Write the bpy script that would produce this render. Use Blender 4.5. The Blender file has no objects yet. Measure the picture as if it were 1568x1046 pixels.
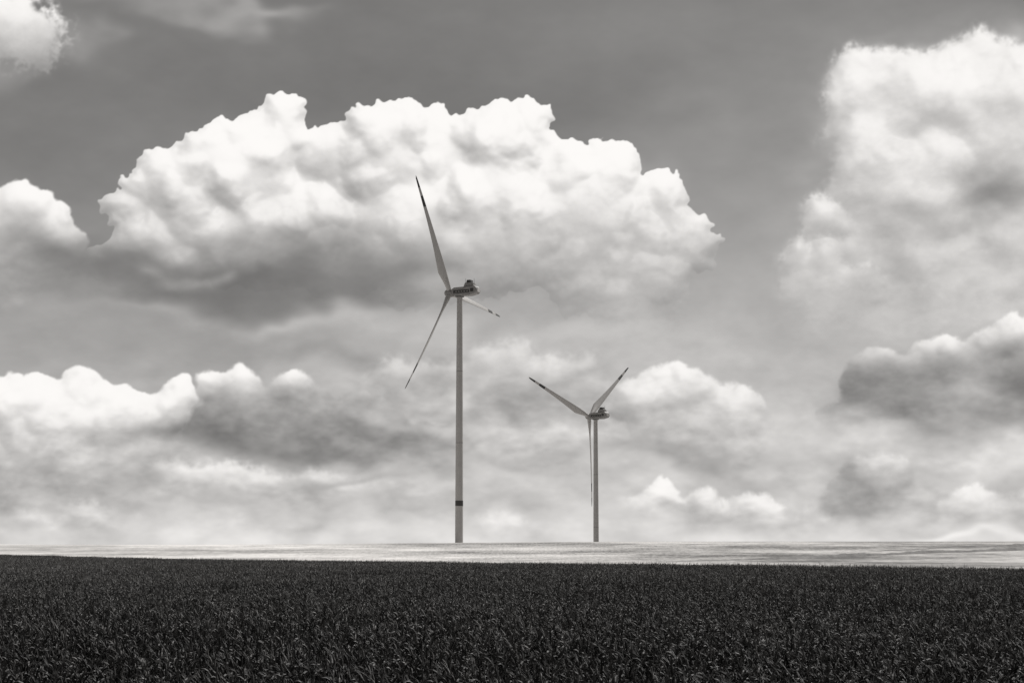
import bpy, math, random, time
import numpy as np
from mathutils import Vector
T0=time.time()
rng=np.random.default_rng(7); random.seed(7)
scene=bpy.context.scene
scene.view_settings.view_transform='Standard'; scene.view_settings.look='None'; scene.view_settings.exposure=0; scene.view_settings.gamma=1
def link(o,parent=None):
    scene.collection.objects.link(o)
    if parent: o.parent=parent
    return o
# ---------------------------------------------------------------- camera
FPX=1568*70/36.0; HOR=840.0
PITCH=math.atan((HOR-523)/FPX); CZ=2.1
cam=bpy.data.cameras.new("camera"); cam.lens=70; cam.sensor_width=36; cam.clip_end=40000; cam.clip_start=0.1
co=link(bpy.data.objects.new("camera",cam)); co.location=(0,0,CZ); co.rotation_euler=(math.pi/2+PITCH,0,0)
scene.camera=co
def ray(px,py):
    xc=(px-784)/FPX; yc=(523-py)/FPX
    return (xc, math.cos(PITCH)-yc*math.sin(PITCH), math.sin(PITCH)+yc*math.cos(PITCH))
# ---------------------------------------------------------------- terrain
def S(t):
    t=np.clip(t,0,1); return t*t*(3-2*t)
def terrain(x,y):
    x=np.asarray(x,float); y=np.asarray(y,float)
    r=S((y-300)/340.)
    xx=np.clip(x,-400,400)
    z=(4.0+0.0036*xx)*r - 28*S((y-690)/290.)
    z=z+0.08*np.sin(xx/31+1.3)*np.sin(y/47.)*S((y-60)/200)+0.16*r*np.sin(xx/43.+.5)
    return z
EX=np.array([-600,-300,-160,-102,-53,-23,14,42,62,90,200])*.72
EY=np.array([660,610,540,430,305,250,200,158,128,104,60])*.72
def yedge(x): return np.interp(x,EX,EY)
def hit(px,py):
    d=ray(px,py); t=150.
    while t<1200:
        x,y,z=d[0]*t,d[1]*t,CZ+d[2]*t
        if z<=float(terrain(x,y)): return x,y
        t+=0.5
    return None
# ---------------------------------------------------------------- node helpers
class NT:
    def __init__(s,t): s.t=t; s.n=t.nodes; s.l=t.links
    def put(s,sock,v):
        if isinstance(v,bpy.types.NodeSocket): s.l.new(v,sock)
        elif v is not None: sock.default_value=v
    def m(s,op,a,b=None,c=None,clamp=False):
        n=s.n.new('ShaderNodeMath'); n.operation=op; n.use_clamp=clamp
        for i,v in enumerate((a,b,c)):
            if v is not None: s.put(n.inputs[i],v)
        return n.outputs[0]
    def v(s,op,a,b=None,scale=None):
        n=s.n.new('ShaderNodeVectorMath'); n.operation=op
        s.put(n.inputs[0],a)
        if b is not None: s.put(n.inputs[1],b)
        if scale is not None: s.put(n.inputs['Scale'],scale)
        return n.outputs['Value'] if op in('LENGTH','DOT_PRODUCT','DISTANCE') else n.outputs['Vector']
    def mr(s,x,a,b,c,d,interp='LINEAR'):
        n=s.n.new('ShaderNodeMapRange'); n.interpolation_type=interp; n.clamp=True
        for i,v in enumerate((x,a,b,c,d)): s.put(n.inputs[i],v)
        return n.outputs[0]
    def comb(s,x,y,z):
        n=s.n.new('ShaderNodeCombineXYZ')
        for i,v in enumerate((x,y,z)): s.put(n.inputs[i],v)
        return n.outputs[0]
    def noise(s,vec,scale,detail=5,rough=.5,dist=0,lac=2.0):
        n=s.n.new('ShaderNodeTexNoise'); s.put(n.inputs['Vector'],vec); n.inputs['Scale'].default_value=scale
        n.inputs['Detail'].default_value=detail; n.inputs['Roughness'].default_value=rough
        n.inputs['Distortion'].default_value=dist; n.inputs['Lacunarity'].default_value=lac
        return n.outputs
TINT=(1.0,0.972,0.945)
SUN_EL=math.radians(48); SUN_AZ=math.radians(42)   # azimuth clockwise from +Y (behind the turbines, to the right)
# ---------------------------------------------------------------- world
world=bpy.data.worlds.new("World"); scene.world=world; world.use_nodes=True
w=NT(world.node_tree); w.n.clear()
sky=w.n.new('ShaderNodeTexSky'); sky.sky_type='NISHITA'; sky.sun_disc=False
sky.sun_elevation=SUN_EL; sky.sun_rotation=SUN_AZ
bw=w.n.new('ShaderNodeRGBToBW'); w.l.new(sky.outputs[0],bw.inputs[0])
bg=w.n.new('ShaderNodeBackground'); bg.inputs[1].default_value=0.07
w.l.new(w.v('MULTIPLY',w.comb(bw.outputs[0],bw.outputs[0],bw.outputs[0]),TINT),bg.inputs[0])
wo=w.n.new('ShaderNodeOutputWorld'); w.l.new(bg.outputs[0],wo.inputs[0])
# ---------------------------------------------------------------- sky: cumulus simulated as clusters of puffs on a distant dome
CELL=1.3
KU=FPX
u0,u1=-math.radians(19.5)*KU, math.radians(19.5)*KU
v0,v1=-0.022*KU, math.radians(17.4)*KU
NU=int((u1-u0)/CELL)+1; NV=int((v1-v0)/CELL)+1
uu=u0+np.arange(NU)*CELL; vv=v0+np.arange(NV)*CELL
UU,VV=np.meshgrid(uu,vv)
def C2(px,py):
    x,y,z=ray(px,py); return math.atan2(x,y)*KU, math.atan2(z,math.hypot(x,y))*KU
def blur(a,s):
    s=s/CELL
    if s<.2: return a
    p=int(min(3*s+2,160)); b=np.pad(a,p,mode='edge')
    fy=np.fft.fftfreq(b.shape[0])[:,None]; fx=np.fft.rfftfreq(b.shape[1])[None,:]
    g=np.exp(-2*(math.pi*s)**2*(fx*fx+fy*fy))
    return np.fft.irfft2(np.fft.rfft2(b)*g,s=b.shape)[p:-p,p:-p]
def fbm(seed,lo,hi,beta=2.6,asp=1.0):
    """spectral noise, features between hi and lo photo-pixels, unit variance; asp>1 stretches it horizontally"""
    r=np.random.default_rng(seed); sh=(NV+64,NU+64)
    fy=np.fft.fftfreq(sh[0],CELL)[:,None]; fx=np.fft.rfftfreq(sh[1],CELL)[None,:]*asp
    f=np.sqrt(fx*fx+fy*fy)+1e-9
    A=f**(-beta/2)*(f>1/lo*.3)*np.exp(-(f*hi)**2)*np.minimum(1,(f*lo)**2)
    n=np.fft.irfft2(np.fft.rfft2(r.normal(size=sh))*A,s=sh)[:NV,:NU]
    return (n-n.mean())/n.std()
def sample(a,du,dv):
    x=np.clip((UU+du-u0)/CELL,0,NU-1.001); y=np.clip((VV+dv-v0)/CELL,0,NV-1.001)
    i=x.astype(int); j=y.astype(int); fx=x-i; fy=y-j
    return (a[j,i]*(1-fx)+a[j,i+1]*fx)*(1-fy)+(a[j+1,i]*(1-fx)+a[j+1,i+1]*fx)*fy
wu=fbm(1,110,24,3.4)*5; wv=fbm(2,110,24,3.4)*5
wu=wu+fbm(3,24,5,2.6)*1.7; wv=wv+fbm(4,24,5,2.6)*1.7
su=fbm(5,260,22,3.4,1.7)*40; sv=fbm(6,260,22,3.4,1.7)*17
edge=fbm(7,50,5,2.6)
NEG=-400.
def puffs(ells,seed,dens=1.0):
    r=np.random.default_rng(seed); Z=np.full((NV,NU),NEG)
    def dep(u,v,z,a,b,c):
        i0=max(0,int((u-a-u0)/CELL)); i1=min(NU,int((u+a-u0)/CELL)+2); j0=max(0,int((v-b-v0)/CELL)); j1=min(NV,int((v+b-v0)/CELL)+2)
        if i0>=i1 or j0>=j1: return
        q=1-((uu[i0:i1]-u)/a)[None,:]**2-((vv[j0:j1]-v)/b)[:,None]**2
        zz=np.where(q>0,z+c*np.sqrt(np.maximum(q,0)),NEG)
        np.maximum(Z[j0:j1,i0:i1],zz,out=Z[j0:j1,i0:i1])
    def dirs(n,up):
        d=r.normal(size=(n,3)); d[:,2]=np.abs(d[:,2])*.9; d[:,1]+=up
        return d/np.linalg.norm(d,axis=1)[:,None]
    for (px,py,rx,ry) in ells:
        u,v=C2(px,py); m=min(rx,ry); rd=m*.8
        dep(u,v,0,rx*.86,ry*.86,rd*.85)
        n=int(11*dens*max(1,(max(rx,ry)/m)**.8))
        for d in dirs(n,.25):
            c=(u+d[0]*rx*.66,v+d[1]*ry*.66,d[2]*rd*.66); r1=m*r.uniform(.26,.42)
            dep(*c,r1,r1,r1)
            for d2 in dirs(9,.25):
                r2=r1*r.uniform(.28,.5); c2=(c[0]+d2[0]*r1*.78,c[1]+d2[1]*r1*.78,c[2]+d2[2]*r1*.78)
                dep(*c2,r2,r2,r2)
                if r2>7:
                    for d3 in dirs(8,.2):
                        r3=r2*r.uniform(.28,.48); dep(c2[0]+d3[0]*r2*.8,c2[1]+d3[1]*r2*.8,c2[2]+d3[2]*r2*.8,r3,r3,r3)
    return Z
LV=np.array([.22,.76,.62]); LV/=np.linalg.norm(LV)
def lam(Z,s,neg=.65):
    B=blur(Z,s); gv,gu=np.gradient(B,CELL)
    n=np.sqrt(gu*gu+gv*gv+1)
    r=(-gu*LV[0]-gv*LV[1]+LV[2])/n-LV[2]
    return np.where(r<0,r*neg,r*1.3)
B=np.full((NV,NU),.5); R=np.zeros((NV,NU)); Cc=np.zeros((NV,NU))
PY=lambda py: C2(784,py)[1]
def soft(px,py,rx,ry,val,st=.8,c=.35):
    global B,R,Cc
    u,v=C2(px,py); q=((UU+su-u)/rx)**2+((VV+sv-v)/ry)**2
    g=np.exp(-.9*q)*st
    B=B*(1-g)+val*g; R=R*(1-g*(1-c)); Cc=Cc*(1-g)+c*g
seedc=[100]
def cloud(ells,sf,ytop,ltop,ybot,lbot,gain=.3,rim=.0,ea=.12,k=1.0,fb=None):
    """sf = edge softness in px; fb=(y,y): the base dissolves between these heights"""
    global B,R,Cc
    seedc[0]+=1
    Z=puffs(ells,seedc[0]); M=(Z>NEG+1).astype(float)
    Z=np.where(M>0,Z,-40.)
    Z=sample(Z,wu*k,wv*k); M=sample(M,wu*k,wv*k)
    Ms=blur(M,sf); ww=min(.45,.14+sf/30.)
    al=S((Ms+edge*ea*blur(1-abs(2*Ms-1),2)-(.5-ww))/(2*ww))
    if fb is not None:
        # towards the base the outline itself becomes diffuse
        low_=S((VV-PY(fb[1]))/(PY(fb[0]-60)-PY(fb[1])))
        al=al*low_+S(blur(M,24)*1.3-.15)*(1-low_)
        al=al*S((VV+sv*1.2-PY(fb[1]))/(PY(fb[0])-PY(fb[1])))
    rel=.24*lam(Z,2.2+sf*.2)+.40*lam(Z,6+sf*.3)+.54*lam(Z,14+sf*.5)
    inside=blur(M,22)
    t=S(((VV+sv*.5)-PY(ybot))/(PY(ytop)-PY(ybot)))
    L=lbot+(ltop-lbot)*t+rim*np.clip(1.6-1.6*inside,0,1)*t
    B=B*(1-al)+L*al; R=R*(1-al)+rel*gain*al*(.3+.7*t); Cc=Cc*(1-al)+al
# clear sky (darker away from the horizon)
B=.60-.13*S((VV-300)/500.)+.008*fbm(20,400,60,3)
soft(560,70,560,130,.48,.85,0); soft(80,200,260,110,.47,.8,0); soft(560,140,330,60,.45,.6,0)
soft(1130,380,140,300,.58,.8,0); soft(1050,20,260,80,.55,.6,0); soft(1130,200,80,80,.56,.5,0)
soft(784,900,3000,350,.82,.97,.35)
soft(1150,480,110,90,.64,.8,.05)
soft(200,500,320,60,.60,.8,.1)
soft(60,90,90,40,.64,.7,.3)
cloud([(-10,30,80,70),(40,50,52,50),(72,80,34,30)],15,10,.92,140,.76,.22,ea=.3,k=1.7)
soft(300,6,130,13,.68,.75,.3); soft(250,20,60,10,.6,.5); soft(140,105,26,20,.58,.6,.3); soft(130,60,30,18,.6,.5)
cloud([(20,350,65,75),(80,385,65,70),(-20,420,150,70),(-120,380,120,100)],4,290,.91,450,.68,.38,fb=(425,500))
soft(60,490,160,26,.63,.6)
# right: tall soft cloud
soft(1440,300,170,220,.80,.9,.6)
cloud([(1430,160,110,98),(1340,165,78,88),(1375,300,130,130),(1540,190,120,130),(1310,400,95,80),(1400,440,180,110),(1540,450,130,180),(1650,300,150,250),(1480,120,100,60)],
      9,80,.86,480,.78,.28,ea=.15,k=1.7,fb=(470,575))
cloud([(1235,448,55,32),(1265,485,40,26),(1225,390,30,30),(1255,330,36,46),(1290,440,80,50)],9,400,.82,500,.75,.20,ea=.15,k=1.7)
soft(1545,290,70,46,.54,.85,.4); soft(1350,330,60,16,.71,.6,.6); soft(1480,400,70,18,.73,.6,.6); soft(1310,415,60,18,.70,.5,.6)
soft(1450,215,50,20,.93,.5,.8); soft(1520,120,60,50,.89,.5,.9); soft(1400,110,60,30,.9,.5,.9)
soft(1410,495,150,30,.76,.7,.6)
soft(850,640,330,120,.79,.8,.4)
soft(820,500,260,70,.75,.8,.4)
soft(1200,640,200,110,.77,.8,.4)
# main cumulus
cloud([(435,210,48,62),(365,264,110,88),(265,286,75,76),(205,325,45,42),(590,240,88,92),(520,243,75,68),(755,228,84,87),(805,208,46,66),
       (680,236,78,68),(925,260,62,58),(860,265,70,60),(900,340,130,105),(1015,312,45,58),(1050,372,52,52),(700,360,250,115),(450,370,250,90),
       (950,430,120,90),(1000,465,60,55),(230,400,120,65)],1.8,225,.91,440,.74,.46,fb=(430,555))
soft(320,425,240,52,.46,1.0,.2); soft(190,405,80,48,.49,.9,.25); soft(480,447,170,32,.49,.9,.2); soft(350,355,60,22,.63,.6,.6)
soft(600,415,90,22,.63,.7,.5); soft(880,458,120,18,.66,.7,.4); soft(245,412,40,16,.66,.6,.8); soft(110,440,60,30,.57,.6)
soft(880,285,130,18,.84,.4,.95); soft(620,330,120,20,.79,.5,.95); soft(760,400,110,22,.76,.6,.7); soft(960,370,50,50,.80,.5,.95)
soft(430,500,260,15,.75,.85,.4); soft(850,508,150,24,.78,.75,.3)
soft(500,560,190,26,.60,.8,.3); soft(200,500,200,18,.60,.6)
# hazy middle bank behind the towers
cloud([(640,600,120,50),(760,580,110,50),(860,600,110,60),(700,680,160,60),(860,700,120,60)],12,540,.77,690,.72,.18,k=1.8,fb=(660,760))
soft(760,600,130,14,.69,.6,.6); soft(620,570,90,14,.66,.6,.6)
# lower left
cloud([(-60,640,90,80),(40,645,100,72),(115,615,66,52),(210,645,85,56),(272,612,32,38),(100,720,260,90)],4,575,.90,720,.73,.36,fb=(730,800))
# dark middle bank with bright top edge
cloud([(355,605,58,46),(420,650,105,72),(530,670,135,62),(640,690,105,46),(330,655,50,34)],5,565,.77,630,.56,.32,rim=.20,fb=(640,745))
soft(430,672,150,28,.52,.85,.3)
cloud([(330,738,140,30),(450,752,150,26),(180,780,220,30),(620,760,120,24)],10,715,.83,775,.77,.18,k=1.5,fb=(745,805))
soft(640,617,140,10,.66,.6); soft(540,738,170,9,.66,.6); soft(420,788,240,11,.72,.6); soft(200,755,120,12,.69,.5)
soft(660,650,110,18,.84,.6)
cloud([(1040,603,78,46),(1115,625,58,42),(980,625,55,50),(1080,670,125,55)],5.5,560,.85,690,.71,.30,fb=(640,740))
soft(1000,705,170,14,.65,.7,.3); soft(780,725,120,12,.68,.7,.3); soft(760,665,90,20,.86,.6)
cloud([(960,785,42,26),(1070,775,38,28),(1150,780,56,30),(1010,765,38,24),(1130,800,105,23)],5.5,752,.88,810,.81,.26,k=1.3,fb=(785,830))
cloud([(1440,560,58,50),(1360,590,86,55),(1300,635,58,40),(1500,610,110,85),(1545,550,70,70),(1640,600,120,110)],5.5,510,.74,600,.59,.30,rim=.16,k=1.3,fb=(590,720))
soft(1510,590,60,50,.52,.6,.6)
soft(1450,705,140,20,.84,.85,.6); soft(1500,730,60,14,.90,.5)
cloud([(1340,750,68,55),(1400,775,86,40),(1300,785,48,30)],7,690,.77,770,.66,.26,rim=.10,k=1.4,fb=(755,825))
cloud([(1480,775,50,26),(1560,785,60,24),(1620,770,60,40)],7,750,.87,810,.79,.22,k=1.3,fb=(785,830))
cloud([(130,800,60,22),(40,805,60,18),(215,805,50,16),(1250,800,50,14),(770,808,90,18),(640,812,60,12),(340,812,80,12)],10,782,.86,825,.84,.18,k=1.5,fb=(800,835))
soft(1520,820,130,9,.98,.9,.1); soft(784,840,2500,22,.90,.75,.2)
mott=fbm(31,150,6,3.0,1.9); fine=fbm(32,50,3,2.6,1.3)
low=S((PY(480)-VV)/200.)
L=B+R+(.016+.026*low)*mott*np.clip(.25+Cc,0,1)+.007*fine*np.clip(Cc,0,1)
L=np.where(L>.88,.88+.115*np.tanh((L-.88)/.115),L)
L=np.clip(L,.1,1.0)
print("clouds done",time.time()-T0,(NU,NV))
# dome mesh: dense in the photographed direction, coarse elsewhere
azs=uu/KU; els=vv/KU
azl=azs[0]-np.radians(np.arange(1,75,1.5))[::-1]; azr=azs[-1]+np.radians(np.arange(1,12,1.5))
elu=els[-1]+np.radians(np.arange(1,16,1.5))
iu=np.concatenate([np.zeros(len(azl),int),np.arange(NU),np.full(len(azr),NU-1)]); AZ=np.concatenate([azl,azs,azr])
iv=np.concatenate([np.arange(NV),np.full(len(elu),NV-1)]); EL=np.concatenate([els,elu])
LL=L[iv][:,iu].copy()
fadeu=np.clip(np.abs(AZ)-abs(azs[0]),0,None); fadev=np.clip(EL-els[-1],0,None)
f=np.clip((fadeu[None,:]+fadev[:,None])/.12,0,1); LL=LL*(1-f)+.58*f
A_,E_=np.meshgrid(AZ,EL); RR=15000.
VX=np.stack([RR*np.cos(E_)*np.sin(A_),RR*np.cos(E_)*np.cos(A_),RR*np.sin(E_)+CZ],-1).reshape(-1,3).astype(np.float32)
nu,nv=len(AZ),len(EL)
jj,ii=np.meshgrid(np.arange(nv-1),np.arange(nu-1),indexing='ij'); b0=(jj*nu+ii).ravel()
Q=np.stack([b0,b0+nu,b0+nu+1,b0+1],1).astype(np.int32)
sm=bpy.data.meshes.new("sky"); sm.vertices.add(len(VX)); sm.vertices.foreach_set('co',VX.ravel())
sm.loops.add(Q.size); sm.loops.foreach_set('vertex_index',Q.ravel())
sm.polygons.add(len(Q)); sm.polygons.foreach_set('loop_start',np.arange(0,Q.size,4,dtype=np.int32)); 
sm.update(calc_edges=True)
A=sm.attributes.new('brightness','FLOAT','POINT'); A.data.foreach_set('value',LL.ravel().astype(np.float32))
skm=bpy.data.materials.new("cloudy_sky"); skm.use_nodes=True; t=NT(skm.node_tree); t.n.clear()
at=t.n.new('ShaderNodeAttribute'); at.attribute_name='brightness'
lin=t.m('POWER',at.outputs['Fac'],2.2)
em=t.n.new('ShaderNodeEmission'); t.l.new(t.v('MULTIPLY',t.comb(lin,lin,lin),(1.0,.977,.955)),em.inputs[0])
om=t.n.new('ShaderNodeOutputMaterial'); t.l.new(em.outputs[0],om.inputs[0])
try: skm.cycles.emission_sampling='NONE'
except Exception as e: print(e)
sm.materials.append(skm)
link(bpy.data.objects.new("sky",sm))
print("dome done",time.time()-T0)
# ---------------------------------------------------------------- sun
sd=bpy.data.lights.new("sun",'SUN'); sd.energy=4.4; sd.angle=math.radians(.5); sd.color=(1,.985,.965)
so=link(bpy.data.objects.new("sun",sd))
sv_=Vector((math.sin(SUN_AZ)*math.cos(SUN_EL),math.cos(SUN_AZ)*math.cos(SUN_EL),math.sin(SUN_EL)))
so.rotation_euler=sv_.to_track_quat('Z','Y').to_euler(); so.location=(60,0,120)
# ---------------------------------------------------------------- materials
def mat(name,g,rough=.6,var=.15,scale=3,spec=.3):
    m=bpy.data.materials.new(name); m.use_nodes=True; t=NT(m.node_tree)
    b=t.n['Principled BSDF']; b.inputs['Roughness'].default_value=rough
    b.inputs['Specular IOR Level'].default_value=spec
    o=t.n.new('ShaderNodeTexCoord').outputs['Object']
    n=t.noise(o,scale,5,.6)[0]
    f=t.mr(n,.3,.7,g*(1-var),g*(1+var))
    t.l.new(t.v('MULTIPLY',t.comb(f,f,f),TINT),b.inputs['Base Color'])
    return m
M_tow=mat("tower_paint",.42,.5,.06,.4); M_band=mat("dark_marking_paint",.06,.5,.1,1)
M_blade=mat("blade_paint",.45,.35,.06,.5); M_nac=mat("nacelle_paint",.25,.5,.15,.8)
M_dark=mat("dark_panel",.05,.5,.2,2); M_lt=mat("light_panel",.5,.5,.1,2)
# ---------------------------------------------------------------- turbines
def mesh(name,verts,faces,mats,fm=None,smooth=False):
    me=bpy.data.meshes.new(name); me.from_pydata([tuple(map(float,v)) for v in verts],[],faces)
    for m in mats: me.materials.append(m)
    if fm is not None: me.polygons.foreach_set('material_index',fm)
    if smooth: me.polygons.foreach_set('use_smooth',[True]*len(me.polygons))
    me.update(); return me
def loft(name,rings,mats,rm=None,smooth=True,caps=True):
    n=len(rings[0]); V=[v for r in rings for v in r]; F=[];fm=[]
    for i in range(len(rings)-1):
        for j in range(n):
            F.append((i*n+j,i*n+(j+1)%n,(i+1)*n+(j+1)%n,(i+1)*n+j)); fm.append(rm[i] if rm else 0)
    if caps:
        F.append(tuple(range(n-1,-1,-1))); fm.append(rm[0] if rm else 0)
        F.append(tuple(range((len(rings)-1)*n,len(rings)*n))); fm.append(rm[-1] if rm else 0)
    return mesh(name,V,F,mats,fm,smooth)
HUBH=93.0
def circ(r,z,n=40): return [(r*math.cos(2*math.pi*k/n),r*math.sin(2*math.pi*k/n),z) for k in range(n)]
TM=loft("tower",[circ(r,z,48) for z,r in [(-2.5,1.46),(15,1.42),(38,1.33),(64,1.2),(HUBH-1.3,1.02)]],[M_tow],caps=False)
BANDM=loft("tower_band",[circ(1.455,15.3,48),circ(1.445,17.2,48)],[M_band],caps=False)
FL1=loft("flange",[circ(1.345,38.0,48),circ(1.345,38.2,48)],[M_nac],caps=False)
FL2=loft("flange",[circ(1.215,64.0,48),circ(1.215,64.2,48)],[M_nac],caps=False)
def blade_mesh():
    R=45.0; rings=[]; rm=[]
    st=[0.9,1.6,2.6,3.8,5.2,6.8,8.5,10.5,13,16,19.5,23,27,30.5,33.2,33.3,37.3,37.4,40.4,40.5,42.5,44,44.7,45]
    for r in st:
        t=r/R
        ch=np.interp(r,[0,2.6,5,8.5,12,20,30,40,44,45],[1.9,1.9,2.5,3.4,3.1,2.3,1.6,1.05,.7,.15])
        th=np.interp(r,[0,2.6,5,8.5,12,20,30,40,45],[1.9,1.9,1.6,1.1,.75,.48,.27,.14,.03])
        tw=math.radians(np.interp(r,[0,8.5,20,45],[24,20,9,2])+15)
        ring=[]; n=20
        for k in range(n):
            a=2*math.pi*k/n
            c=math.cos(a); s=math.sin(a)
            bl=min(1,max(0,(r-2.6)/5))
            u=.5*ch*c+ bl*ch*.2
            thick=.5*th*s*(1-bl*.55*(c*.5+.5))
            y=u*math.cos(tw)-thick*math.sin(tw); x=u*math.sin(tw)+thick*math.cos(tw)
            ring.append((x+.045*r+1.3*t*t,y,r))
        rings.append(ring); rm.append(1 if (33.25<r<37.35) or r>40.45 else 0)
    return loft("blade",rings,[M_blade,M_band],rm)
def box(name,x0,x1,y0,y1,z0,z1,m,bev=.15,taper=0):
    V=[(x0,y0,z0),(x1,y0,z0),(x1,y1,z0),(x0,y1,z0),(x0+taper,y0+taper*.4,z1),(x1-taper,y0+taper*.4,z1),(x1-taper,y1-taper*.4,z1),(x0+taper,y1-taper*.4,z1)]
    F=[(0,3,2,1),(4,5,6,7),(0,1,5,4),(1,2,6,5),(2,3,7,6),(3,0,4,7)]
    return mesh(name,V,F,[m]),bev
def part(name,me,parent,bev=0):
    o=link(bpy.data.objects.new(name,me),parent)
    if bev:
        b=o.modifiers.new("bevel",'BEVEL'); b.width=bev; b.segments=3
    return o
def nacelle(parent):
    prof=[(-7.9,.0),(-7.5,1.5),(-6.8,1.95),(1.6,1.75),(2.6,1.2),(2.7,-.9),(1.8,-1.35),(-4.5,-1.5),(-7.2,-.9)]
    V=[(x,-1.65,z) for x,z in prof]+[(x,1.65,z) for x,z in prof]; n=len(prof)
    F=[tuple(range(n)),tuple(range(2*n-1,n-1,-1))]+[(i,i+n,(i+1)%n+n,(i+1)%n) for i in range(n)]
    part("nacelle_body",mesh("nacelle_body",V,F,[M_nac]),parent,.25).location=(0,0,HUBH)
    for nm,args in [("cooler_housing",(-6.4,-2.2,-1.2,1.2,1.9,3.3,M_nac,.15,.45)),
                    ("cooler_top",(-5.2,-3.2,-1.0,1.0,3.3,4.3,M_dark,.1,.25)),
                    ("side_grille",(-6.6,-5.2,1.6,1.70,-.2,1.1,M_dark,.02,0)),
                    ("side_marking",(-4.8,1.8,1.6,1.70,-.45,.75,M_dark,.02,0)),
                    ("rear_hatch",(-8.0,-7.0,-1.0,1.0,-.3,1.0,M_lt,.05,.1)),
                    ("yaw_collar",(-1.3,1.3,-1.3,1.3,-1.75,-1.2,M_dark,.3,0))]:
        me,b=box(nm,*args); o=part(nm,me,parent,b); o.location=(0,0,HUBH)
        if nm.startswith('side'):
            me2,b2=box(nm+"_far",args[0],args[1],-1.70,-1.6,args[4],args[5],args[6],.02,0); part(nm+"_far",me2,parent,b2).location=(0,0,HUBH)
    for i in range(5):
        x=-4.3+i*1.15
        me,b=box("letter",x,x+.6,1.7,1.74,-.05,.3,M_nac,0,0); part("letter_%d"%i,me,parent).location=(0,0,HUBH)
    for x in(-6.2,-2.6):
        part("wind_mast",loft("wind_mast",[circ(.07,1.8,8),circ(.05,4.9,8)],[M_dark]),parent).location=(x,.3,HUBH)
    rings=[]
    for x,r in [(2.6,1.25),(2.9,1.45),(4.2,1.55),(5.2,1.4),(5.9,1.0),(6.25,.5),(6.35,.1)]:
        rings.append([(x,r*math.cos(2*math.pi*k/28),r*math.sin(2*math.pi*k/28)) for k in range(28)])
    part("hub_spinner",loft("hub_spinner",rings,[M_nac]),parent).location=(0,0,HUBH)
BM=blade_mesh()
def turbine(tx_px,hub_py,dist,yaw,angles):
    e=link(bpy.data.objects.new("wind_turbine",None)); e.empty_display_size=5
    dx,dy,dz=ray(tx_px,hub_py); k=dist/dy
    e.location=(dx*k,dist,CZ+dz*k-HUBH); e.rotation_euler=(0,0,math.radians(yaw))
    part("tower",TM,e); part("tower_band",BANDM,e); part("tower_flange_lower",FL1,e); part("tower_flange_upper",FL2,e); nacelle(e)
    for i,a in enumerate(angles):
        b=part("blade_%d"%(i+1),BM,e); b.location=(4.2,0,HUBH); b.rotation_euler=(math.radians(a),0,0)
turbine(704,448,722,151.8,(-24.9,-144.9,95.1))
turbine(912,637.5,990,137.8,(-67.3,52.7,172.7))
# ---------------------------------------------------------------- ground sheet
ys=np.concatenate([np.arange(-300,0,30),np.arange(0,60,6),np.arange(60,1100,4),np.geomspace(1100,14000,30)])
xs=np.concatenate([-np.geomspace(12000,420,16),np.arange(-400,401,8),np.geomspace(420,12000,16)])
X,Y=np.meshgrid(xs,ys); Z=terrain(X,Y)
V=np.stack([X.ravel(),Y.ravel(),Z.ravel()],1); nx=len(xs); ny=len(ys)
F=[(j*nx+i,j*nx+i+1,(j+1)*nx+i+1,(j+1)*nx+i) for j in range(ny-1) for i in range(nx-1)]
gm=bpy.data.materials.new("stubble_ground"); gm.use_nodes=True; t=NT(gm.node_tree); b=t.n['Principled BSDF']; b.inputs['Roughness'].default_value=.9; b.inputs['Specular IOR Level'].default_value=.1
at=t.n.new('ShaderNodeAttribute'); at.attribute_name='soil'
pos=t.n.new('ShaderNodeTexCoord').outputs['Object']
px_=t.n.new('ShaderNodeSeparateXYZ'); t.l.new(pos,px_.inputs[0])
n1=t.noise(t.v('MULTIPLY',pos,(.014,.010,0)),1.0,4,.6)[0]
n2=t.noise(t.v('MULTIPLY',pos,(.12,.05,0)),1.0,6,.7)[0]
n3=t.noise(t.v('MULTIPLY',pos,(1.6,.12,0)),1.0,4,.7)[0]
sun_tone=t.mr(px_.outputs[0],-70,60,.16,-.08)     # sunlight painted into the field colour, paler towards the west
alb=t.m('ADD',t.m('ADD',t.mr(n1,.38,.62,.20,.62),sun_tone),t.m('ADD',t.m('MULTIPLY',t.m('SUBTRACT',n2,.5),.7),t.m('MULTIPLY',t.m('SUBTRACT',n3,.5),.8)))  # broad noise paints sunlit and shaded patches into the ground colour
alb=t.m('MINIMUM',t.m('MAXIMUM',alb,.12),.78)
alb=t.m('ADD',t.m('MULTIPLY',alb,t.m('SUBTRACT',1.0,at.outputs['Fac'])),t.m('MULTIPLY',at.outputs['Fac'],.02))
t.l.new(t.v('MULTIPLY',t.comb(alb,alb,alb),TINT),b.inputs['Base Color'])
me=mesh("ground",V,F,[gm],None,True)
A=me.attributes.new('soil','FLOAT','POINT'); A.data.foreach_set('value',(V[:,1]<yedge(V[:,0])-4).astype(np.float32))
link(bpy.data.objects.new("ground",me))
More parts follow.
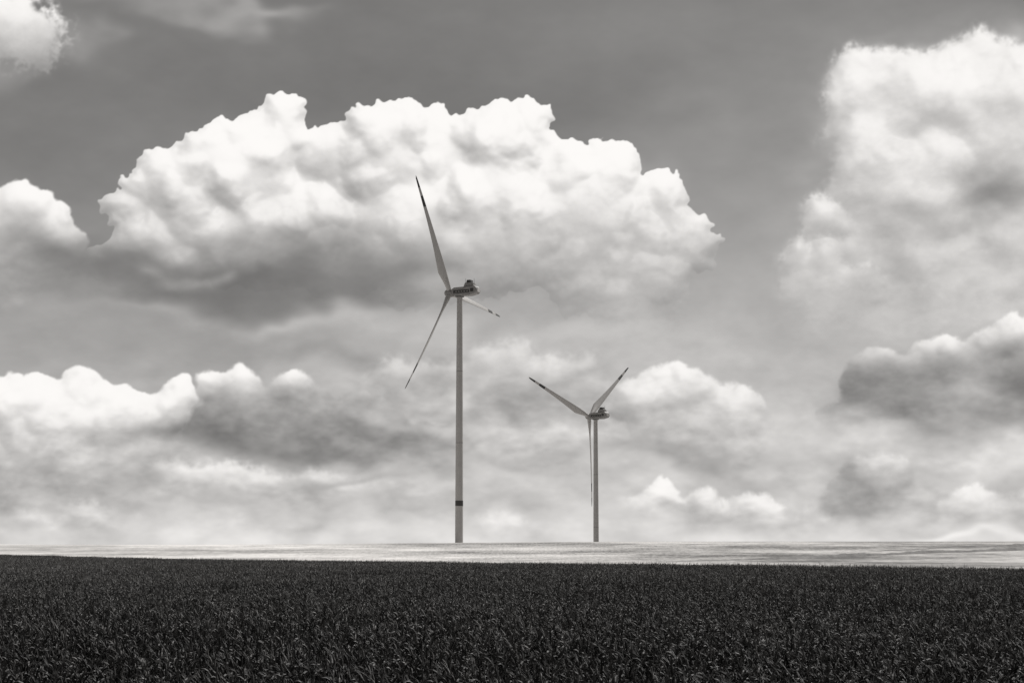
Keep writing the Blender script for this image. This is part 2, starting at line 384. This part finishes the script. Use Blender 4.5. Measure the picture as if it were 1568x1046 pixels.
# ---------------------------------------------------------------- wheat
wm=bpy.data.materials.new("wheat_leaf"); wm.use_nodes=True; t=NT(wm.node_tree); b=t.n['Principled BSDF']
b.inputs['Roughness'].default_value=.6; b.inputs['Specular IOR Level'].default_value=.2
at=t.n.new('ShaderNodeAttribute'); at.attribute_name='tone'  # wheat tones kept dark to stand for a cloud shadow over the foreground
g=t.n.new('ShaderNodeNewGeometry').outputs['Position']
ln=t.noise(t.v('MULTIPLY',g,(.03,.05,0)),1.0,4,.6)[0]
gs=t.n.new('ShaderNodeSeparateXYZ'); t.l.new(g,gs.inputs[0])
near_shade=t.mr(gs.outputs[1],14,110,.36,1.12)      # cloud shade painted into the crop colour, deepest at the near side
tone=t.m('MULTIPLY',t.m('MULTIPLY',at.outputs['Fac'],near_shade),t.mr(ln,.3,.7,.55,1.5))
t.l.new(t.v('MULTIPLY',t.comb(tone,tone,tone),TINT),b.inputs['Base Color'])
def patch(seed,size=3.5,dens=100):
    r=np.random.default_rng(seed); V=[];F=[];T=[]
    N=int(size*size*dens)
    def strip(pts,wd,side,tones):
        b0=len(V)
        for p,wi,tn in zip(pts,wd,tones):
            V.append(p-side*wi); V.append(p+side*wi); T.extend((tn,tn))
        for i in range(len(pts)-1): F.append((b0+2*i,b0+2*i+1,b0+2*i+3,b0+2*i+2))
    for _ in range(N):
        p=np.array([r.uniform(-size/2,size/2),r.uniform(-size/2,size/2),0.])
        h=r.normal(.82,.085); az=r.uniform(0,2*math.pi); lean=r.uniform(.02,.2)
        dv=np.array([math.cos(az),math.sin(az),0]); sd=np.array([-math.sin(az),math.cos(az),0])
        br=r.lognormal(-.15,.75)
        top=p+dv*lean+np.array([0,0,h]); mid=p+dv*lean*.3+np.array([0,0,h*.55])
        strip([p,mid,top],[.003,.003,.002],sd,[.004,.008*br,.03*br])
        for k in range(2):
            la=r.uniform(0,2*math.pi); ld=np.array([math.cos(la),math.sin(la),0]); ls=np.array([-math.sin(la),math.cos(la),0])
            z0=h*r.uniform(.45,.85); L=r.uniform(.16,.32)
            q=p+dv*lean*(z0/h)**2; up=r.uniform(.5,1.2)
            pts=[q+np.array([0,0,z0]),q+ld*L*.35+np.array([0,0,z0+L*.45*up]),q+ld*L*.7+np.array([0,0,z0+L*.5*up]),q+ld*L+np.array([0,0,z0+L*(.5*up-.35)])]
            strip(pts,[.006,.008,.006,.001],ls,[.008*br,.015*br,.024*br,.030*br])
        nod=r.uniform(.1,1.3); el=r.uniform(.08,.12); c=top.copy(); b0=len(V)
        ang=nod*.3; tn=min(.3,.12*br)
        for k,wr in enumerate([.003,.011,.010,.001]):
            for s in range(4):
                a=s*math.pi/2; V.append(c+sd*math.cos(a)*wr+np.cross(sd,np.array([dv[0]*math.sin(ang),dv[1]*math.sin(ang),math.cos(ang)]))*math.sin(a)*wr); T.append(tn)
            ang+=nod*.35; c=c+(dv*math.sin(ang)+np.array([0,0,math.cos(ang)]))*el/3
        for k in range(3):
            for s in range(4): F.append((b0+4*k+s,b0+4*k+(s+1)%4,b0+4*k+4+(s+1)%4,b0+4*k+4+s))
        for k in range(3):
            a=r.uniform(-.5,.5); tip=c+(dv*math.sin(ang)+np.array([0,0,math.cos(ang)])+sd*a)*r.uniform(.04,.08)
            strip([c-(c-top)*r.uniform(.1,.6),tip],[.0018,.0006],sd,[tn,tn])
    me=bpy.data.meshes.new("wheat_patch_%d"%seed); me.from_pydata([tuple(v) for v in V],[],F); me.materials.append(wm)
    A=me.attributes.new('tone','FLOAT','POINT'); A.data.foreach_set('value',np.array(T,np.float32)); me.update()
    return me
coll=bpy.data.collections.new("wheat_patches")
for s in range(6): coll.objects.link(bpy.data.objects.new("wheat_patch_%d"%s,patch(s)))
pts=[]; st=3.0
for y in np.arange(7,460,st):
    wdt=.29*y+10
    for x in np.arange(-wdt,wdt,st):
        xx=x+rng.uniform(-.5,.5); yy=y+rng.uniform(-.5,.5)
        if yy<yedge(xx)-1.0: pts.append((xx,yy,float(terrain(xx,yy))))
print("patches",len(pts))
pm=bpy.data.meshes.new("wheat_field"); pm.from_pydata(pts,[],[])
A=pm.attributes.new('rz','FLOAT','POINT'); A.data.foreach_set('value',rng.uniform(0,6.283,len(pts)).astype(np.float32))
A=pm.attributes.new('sc','FLOAT','POINT'); 
pa=np.array(pts); sc=1+.05*np.sin(pa[:,0]/5.1+pa[:,1]/9.)+.04*np.sin(pa[:,1]/4.3+pa[:,0]/7.7)+rng.normal(0,.045,len(pts))
A.data.foreach_set('value',sc.astype(np.float32))
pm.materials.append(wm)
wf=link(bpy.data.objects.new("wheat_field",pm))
ng=bpy.data.node_groups.new("scatter_wheat",'GeometryNodeTree')
ng.interface.new_socket("Geometry",in_out='INPUT',socket_type='NodeSocketGeometry')
ng.interface.new_socket("Geometry",in_out='OUTPUT',socket_type='NodeSocketGeometry')
gi=ng.nodes.new('NodeGroupInput'); go=ng.nodes.new('NodeGroupOutput')
ci=ng.nodes.new('GeometryNodeCollectionInfo'); ci.inputs['Collection'].default_value=coll
ci.inputs['Separate Children'].default_value=True; ci.inputs['Reset Children'].default_value=True
ip=ng.nodes.new('GeometryNodeInstanceOnPoints'); ip.inputs['Pick Instance'].default_value=True
ra=ng.nodes.new('GeometryNodeInputNamedAttribute'); ra.data_type='FLOAT'; ra.inputs[0].default_value='rz'
sa=ng.nodes.new('GeometryNodeInputNamedAttribute'); sa.data_type='FLOAT'; sa.inputs[0].default_value='sc'
cx=ng.nodes.new('ShaderNodeCombineXYZ'); cs=ng.nodes.new('ShaderNodeCombineXYZ')
cs.inputs[0].default_value=1; cs.inputs[1].default_value=1
l=ng.links.new
l(gi.outputs[0],ip.inputs['Points']); l(ci.outputs[0],ip.inputs['Instance'])
l(ra.outputs['Attribute'],cx.inputs[2]); l(cx.outputs[0],ip.inputs['Rotation'])
l(sa.outputs['Attribute'],cs.inputs[2]); l(cs.outputs[0],ip.inputs['Scale'])
l(ip.outputs[0],go.inputs[0])
md=wf.modifiers.new("scatter",'NODES'); md.node_group=ng
# ---------------------------------------------------------------- grass verges on the far field
vm=mat("verge_grass",.16,.8,.3,.3,.1)
def verge(pxs,h,wd):
    P=[hit(*p) for p in pxs]; P=[p for p in P if p]
    if len(P)<2: return
    Q=[]
    for (x0,y0),(x1,y1) in zip(P[:-1],P[1:]):
        n=max(2,int(math.hypot(x1-x0,y1-y0)/1.2))
        for k in range(n): Q.append((x0+(x1-x0)*k/n,y0+(y1-y0)*k/n))
    V=[];F=[]
    for k,(x,y) in enumerate(Q):
        z=float(terrain(x,y)); hh=h*(1+.25*math.sin(k*.21)+.1*math.sin(k*.93))*rng.uniform(.92,1.08); f=min(1,k/60,(len(Q)-1-k)/10+.2)
        V+= [(x,y-wd,float(terrain(x,y-wd))-.05),(x,y-wd*.4,z+hh*f),(x,y+wd*.4,z+hh*f*rng.uniform(.9,1.05)),(x,y+wd,float(terrain(x,y+wd))-.05)]
    for k in range(len(Q)-1):
        for j in range(3): F.append((4*k+j,4*k+4+j,4*k+5+j,4*k+1+j))
    link(bpy.data.objects.new("grass_verge",mesh("grass_verge",V,F,[vm],None,True)))
verge([(1000,860),(1150,857),(1300,852),(1420,847),(1600,841)],.5,1.6)
verge([(1330,844),(1450,839),(1600,835)],.5,2.0)
print("script",time.time()-T0)
